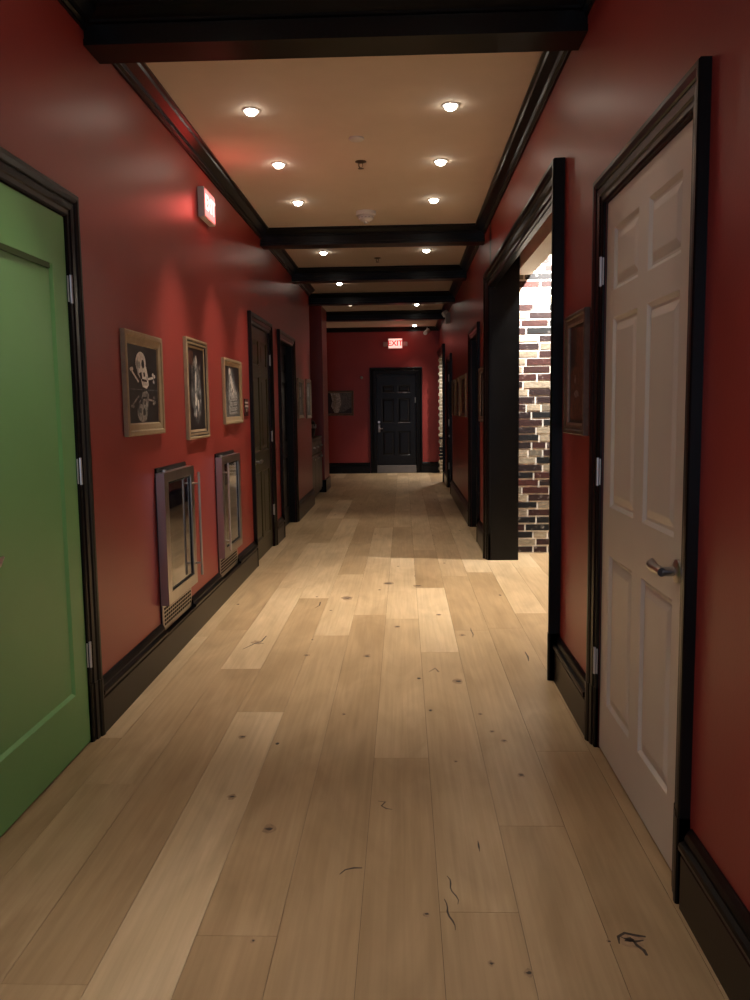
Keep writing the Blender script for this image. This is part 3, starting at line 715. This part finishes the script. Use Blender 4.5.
root = thing('security_camera', (.51, 17.38, ZC - .09), 'white security camera at the right end of the last crown moulding', 'camera')
bm = NB(); tube(bm, [(.51, 17.45, 2.98), (.51, 17.36, 2.90)], .016, 10); obj('bracket', bm, 'whiteplastic', root)
bm = NB(); tube(bm, [(.53, 17.40, 2.93), (.46, 17.20, 2.86)], [.045, .04], 14); obj('camera_body', bm, 'whiteplastic', root, smooth=True)
root = thing('emergency_light', R_(0, 13.6, 2.70), 'grey emergency lamp unit high on the far right wall', 'emergency light')
bm = NB(); box(bm, (-.004, 13.50, 2.70), (.075, 13.72, 2.86), R_, bev=.012); obj('housing', bm, 'greyplastic', root)
for y in (13.54, 13.68):
    bm = NB(); tube(bm, [R_(.05, y, 2.87), R_(.11, y - .02, 2.83)], [.035, .042], 14); obj('lamp_head', bm, 'whiteplastic', root, smooth=True)

# ------------------------------------------------------------------ cabinet in the far left recess
root = thing('bar_cabinet', (-1.62, 12.75, 0), 'brown cabinet with small knobs against the far left pillar', 'cabinet')
bm = NB(); box(bm, (-1.95, 11.96, .06), (-1.345, 13.55, .90)); obj('carcass', bm, 'walnut', root)
bm = NB(); box(bm, (-1.97, 11.94, .90), (-1.325, 13.57, .93), bev=.004); obj('worktop', bm, 'walnut', root)
bm = NB(); box(bm, (-1.92, 11.99, 0), (-1.38, 13.52, .06)); obj('plinth', bm, 'black', root)
for i in range(3):
    a = 11.98 + i * .52
    for z0, z1 in ((.70, .88), (.10, .68)):
        bm = NB(); box(bm, (-1.345, a, z0), (-1.328, a + .50, z1), bev=.004); dw = obj('drawer' if z0 > .5 else 'cabinet_door', bm, 'walnut', root)
        bm = NB(); zz = (z0 + z1) / 2 if z0 > .5 else .62
        lathe(bm, [(.008, 0), (.008, .012), (.018, .022), (.016, .032), (.003, .036)], (-1.328, a + .25, zz), 'x', 14); obj('knob', bm, 'chrome', dw, smooth=True)
bm = NB(); lathe(bm, [(.07, 0), (.10, .05), (.115, .16), (.10, .24), (.06, .27), (.05, .29), (.002, .29)], (-1.45, 12.75, .93), seg=24)
root = thing('vase', (-1.45, 12.75, .93), 'dark rounded vase with pale marking on the brown cabinet', 'vase')
obj('vessel', bm, 'darkbody', root, smooth=True)
bm = NB()
for k in range(9):
    a = math.radians(-115 + k * 14); box(bm, (-1.45 + .117 * math.cos(a) - .006, 12.75 + .117 * math.sin(a) - .006, 1.07), (-1.45 + .117 * math.cos(a) + .006, 12.75 + .117 * math.sin(a) + .006, 1.13 if k % 3 else 1.10))
obj('pale_marking', bm, 'paleink', root)
bm = NB(); lathe(bm, [(.055, 0), (.055, .01), (.02, .03), (.018, .20), (.045, .25), (.06, .33), (.05, .40), (.003, .41)], (-1.43, 12.25, .93), seg=20)
tag(obj('ornament', bm, 'greyplastic', smooth=True, origin=(-1.43, 12.25, .93)), 'grey stemmed ornament on the brown cabinet in front of the vase', 'ornament')

# ------------------------------------------------------------------ lights
def spot(x, y, z, e, size=68, blend=1.0, c=(1, .90, .76), rad=.03, tilt=(0, 0)):
    l = bpy.data.lights.new('downlight_and_fill_beam', 'SPOT'); l.energy = e; l.spot_size = math.radians(size); l.spot_blend = blend
    l.color = c; l.shadow_soft_size = rad
    o = bpy.data.objects.new('downlight_and_fill_beam', l); o.location = (x, y, z); o.rotation_euler = (math.radians(tilt[0]), math.radians(tilt[1]), 0); COL.objects.link(o)
ES = 440
for x, y, lab in lights:
    e = ES * ((1.75 if x > 0 else 1.25) if y < 6 else 1) if y < 8 else ES * .8 if y < 10 else ES * .6 if y < 16 else ES * .4
    spot(x, y, ZC - .02, e)
spot(-.83, 2.75, ZC - .02, ES * .55, 66); spot(.27, 1.35, ZC - .02, ES * .54, 66); spot(-.83, .9, ZC - .02, ES * .46, 70); spot(.27, 2.75, ZC - .02, ES * .16, 66)  # beams of the unseen overhead fixtures that light the near hallway
spot(1.42, 7.22, ZC - .10, 520, 118, 1, (1, .97, .93), tilt=(38, 0)); spot(2.0, 6.1, ZC - .04, 260, 75, .6, (1, .92, .8))  # second spot has no fixture, added to brighten the bulkhead and side room
spot(1.15, 16.6, ZC - .3, 200, 120, 1, (1, .95, .9))
l = bpy.data.lights.new('sign_glow', 'POINT'); l.energy = 1.4; l.color = (1, .06, .05); l.shadow_soft_size = .08
o = bpy.data.objects.new('sign_glow', l); o.location = (XL + .14, 5.66, 2.70); COL.objects.link(o)
l = bpy.data.lights.new('sign_glow', 'POINT'); l.energy = .8; l.color = (1, .10, .08); l.shadow_soft_size = .08
o = bpy.data.objects.new('sign_glow', l); o.location = (-.05, YB - .25, 2.68); COL.objects.link(o)
# cool light from the open end of the hallway behind the viewpoint
l = bpy.data.lights.new('daylight', 'AREA'); l.energy = 22; l.color = (.66, .76, 1); l.shape = 'RECTANGLE'; l.size = 1.9; l.size_y = 2.2
o = bpy.data.objects.new('daylight', l); o.location = (-.27, YN - .1, 1.5); o.rotation_euler = (math.radians(90), 0, 0); COL.objects.link(o)
w = bpy.data.worlds.new('dim_surroundings'); SC.world = w; w.use_nodes = True
w.node_tree.nodes['Background'].inputs[0].default_value = (.5, .55, .7, 1); w.node_tree.nodes['Background'].inputs[1].default_value = .05

# ------------------------------------------------------------------ camera
pi_, ya, ro = .1095, .0350, -.0136
fw = Vector((-math.sin(ya) * math.cos(pi_), math.cos(ya) * math.cos(pi_), -math.sin(pi_)))
r = Vector((math.cos(ya), math.sin(ya), 0)); u = r.cross(fw)
r2 = r * math.cos(ro) + u * math.sin(ro); u2 = -r * math.sin(ro) + u * math.cos(ro)
cam = bpy.data.cameras.new('camera'); co = bpy.data.objects.new('camera', cam); COL.objects.link(co)
cam.sensor_fit = 'VERTICAL'; cam.sensor_height = 36; cam.sensor_width = 27; cam.lens = 834 * .036; cam.clip_start = .02
mt = Matrix((r2, u2, -fw)).transposed().to_4x4(); mt.translation = Vector((0, 0, 1.36)); co.matrix_world = mt
SC.camera = co
SC.view_settings.view_transform = 'Standard'; SC.view_settings.look = 'None'; SC.view_settings.exposure = 0.24
try:
    SC.cycles.use_denoising = True; SC.cycles.max_bounces = 10; SC.cycles.diffuse_bounces = 6; SC.cycles.glossy_bounces = 5
    SC.cycles.sample_clamp_indirect = 6
except Exception: pass
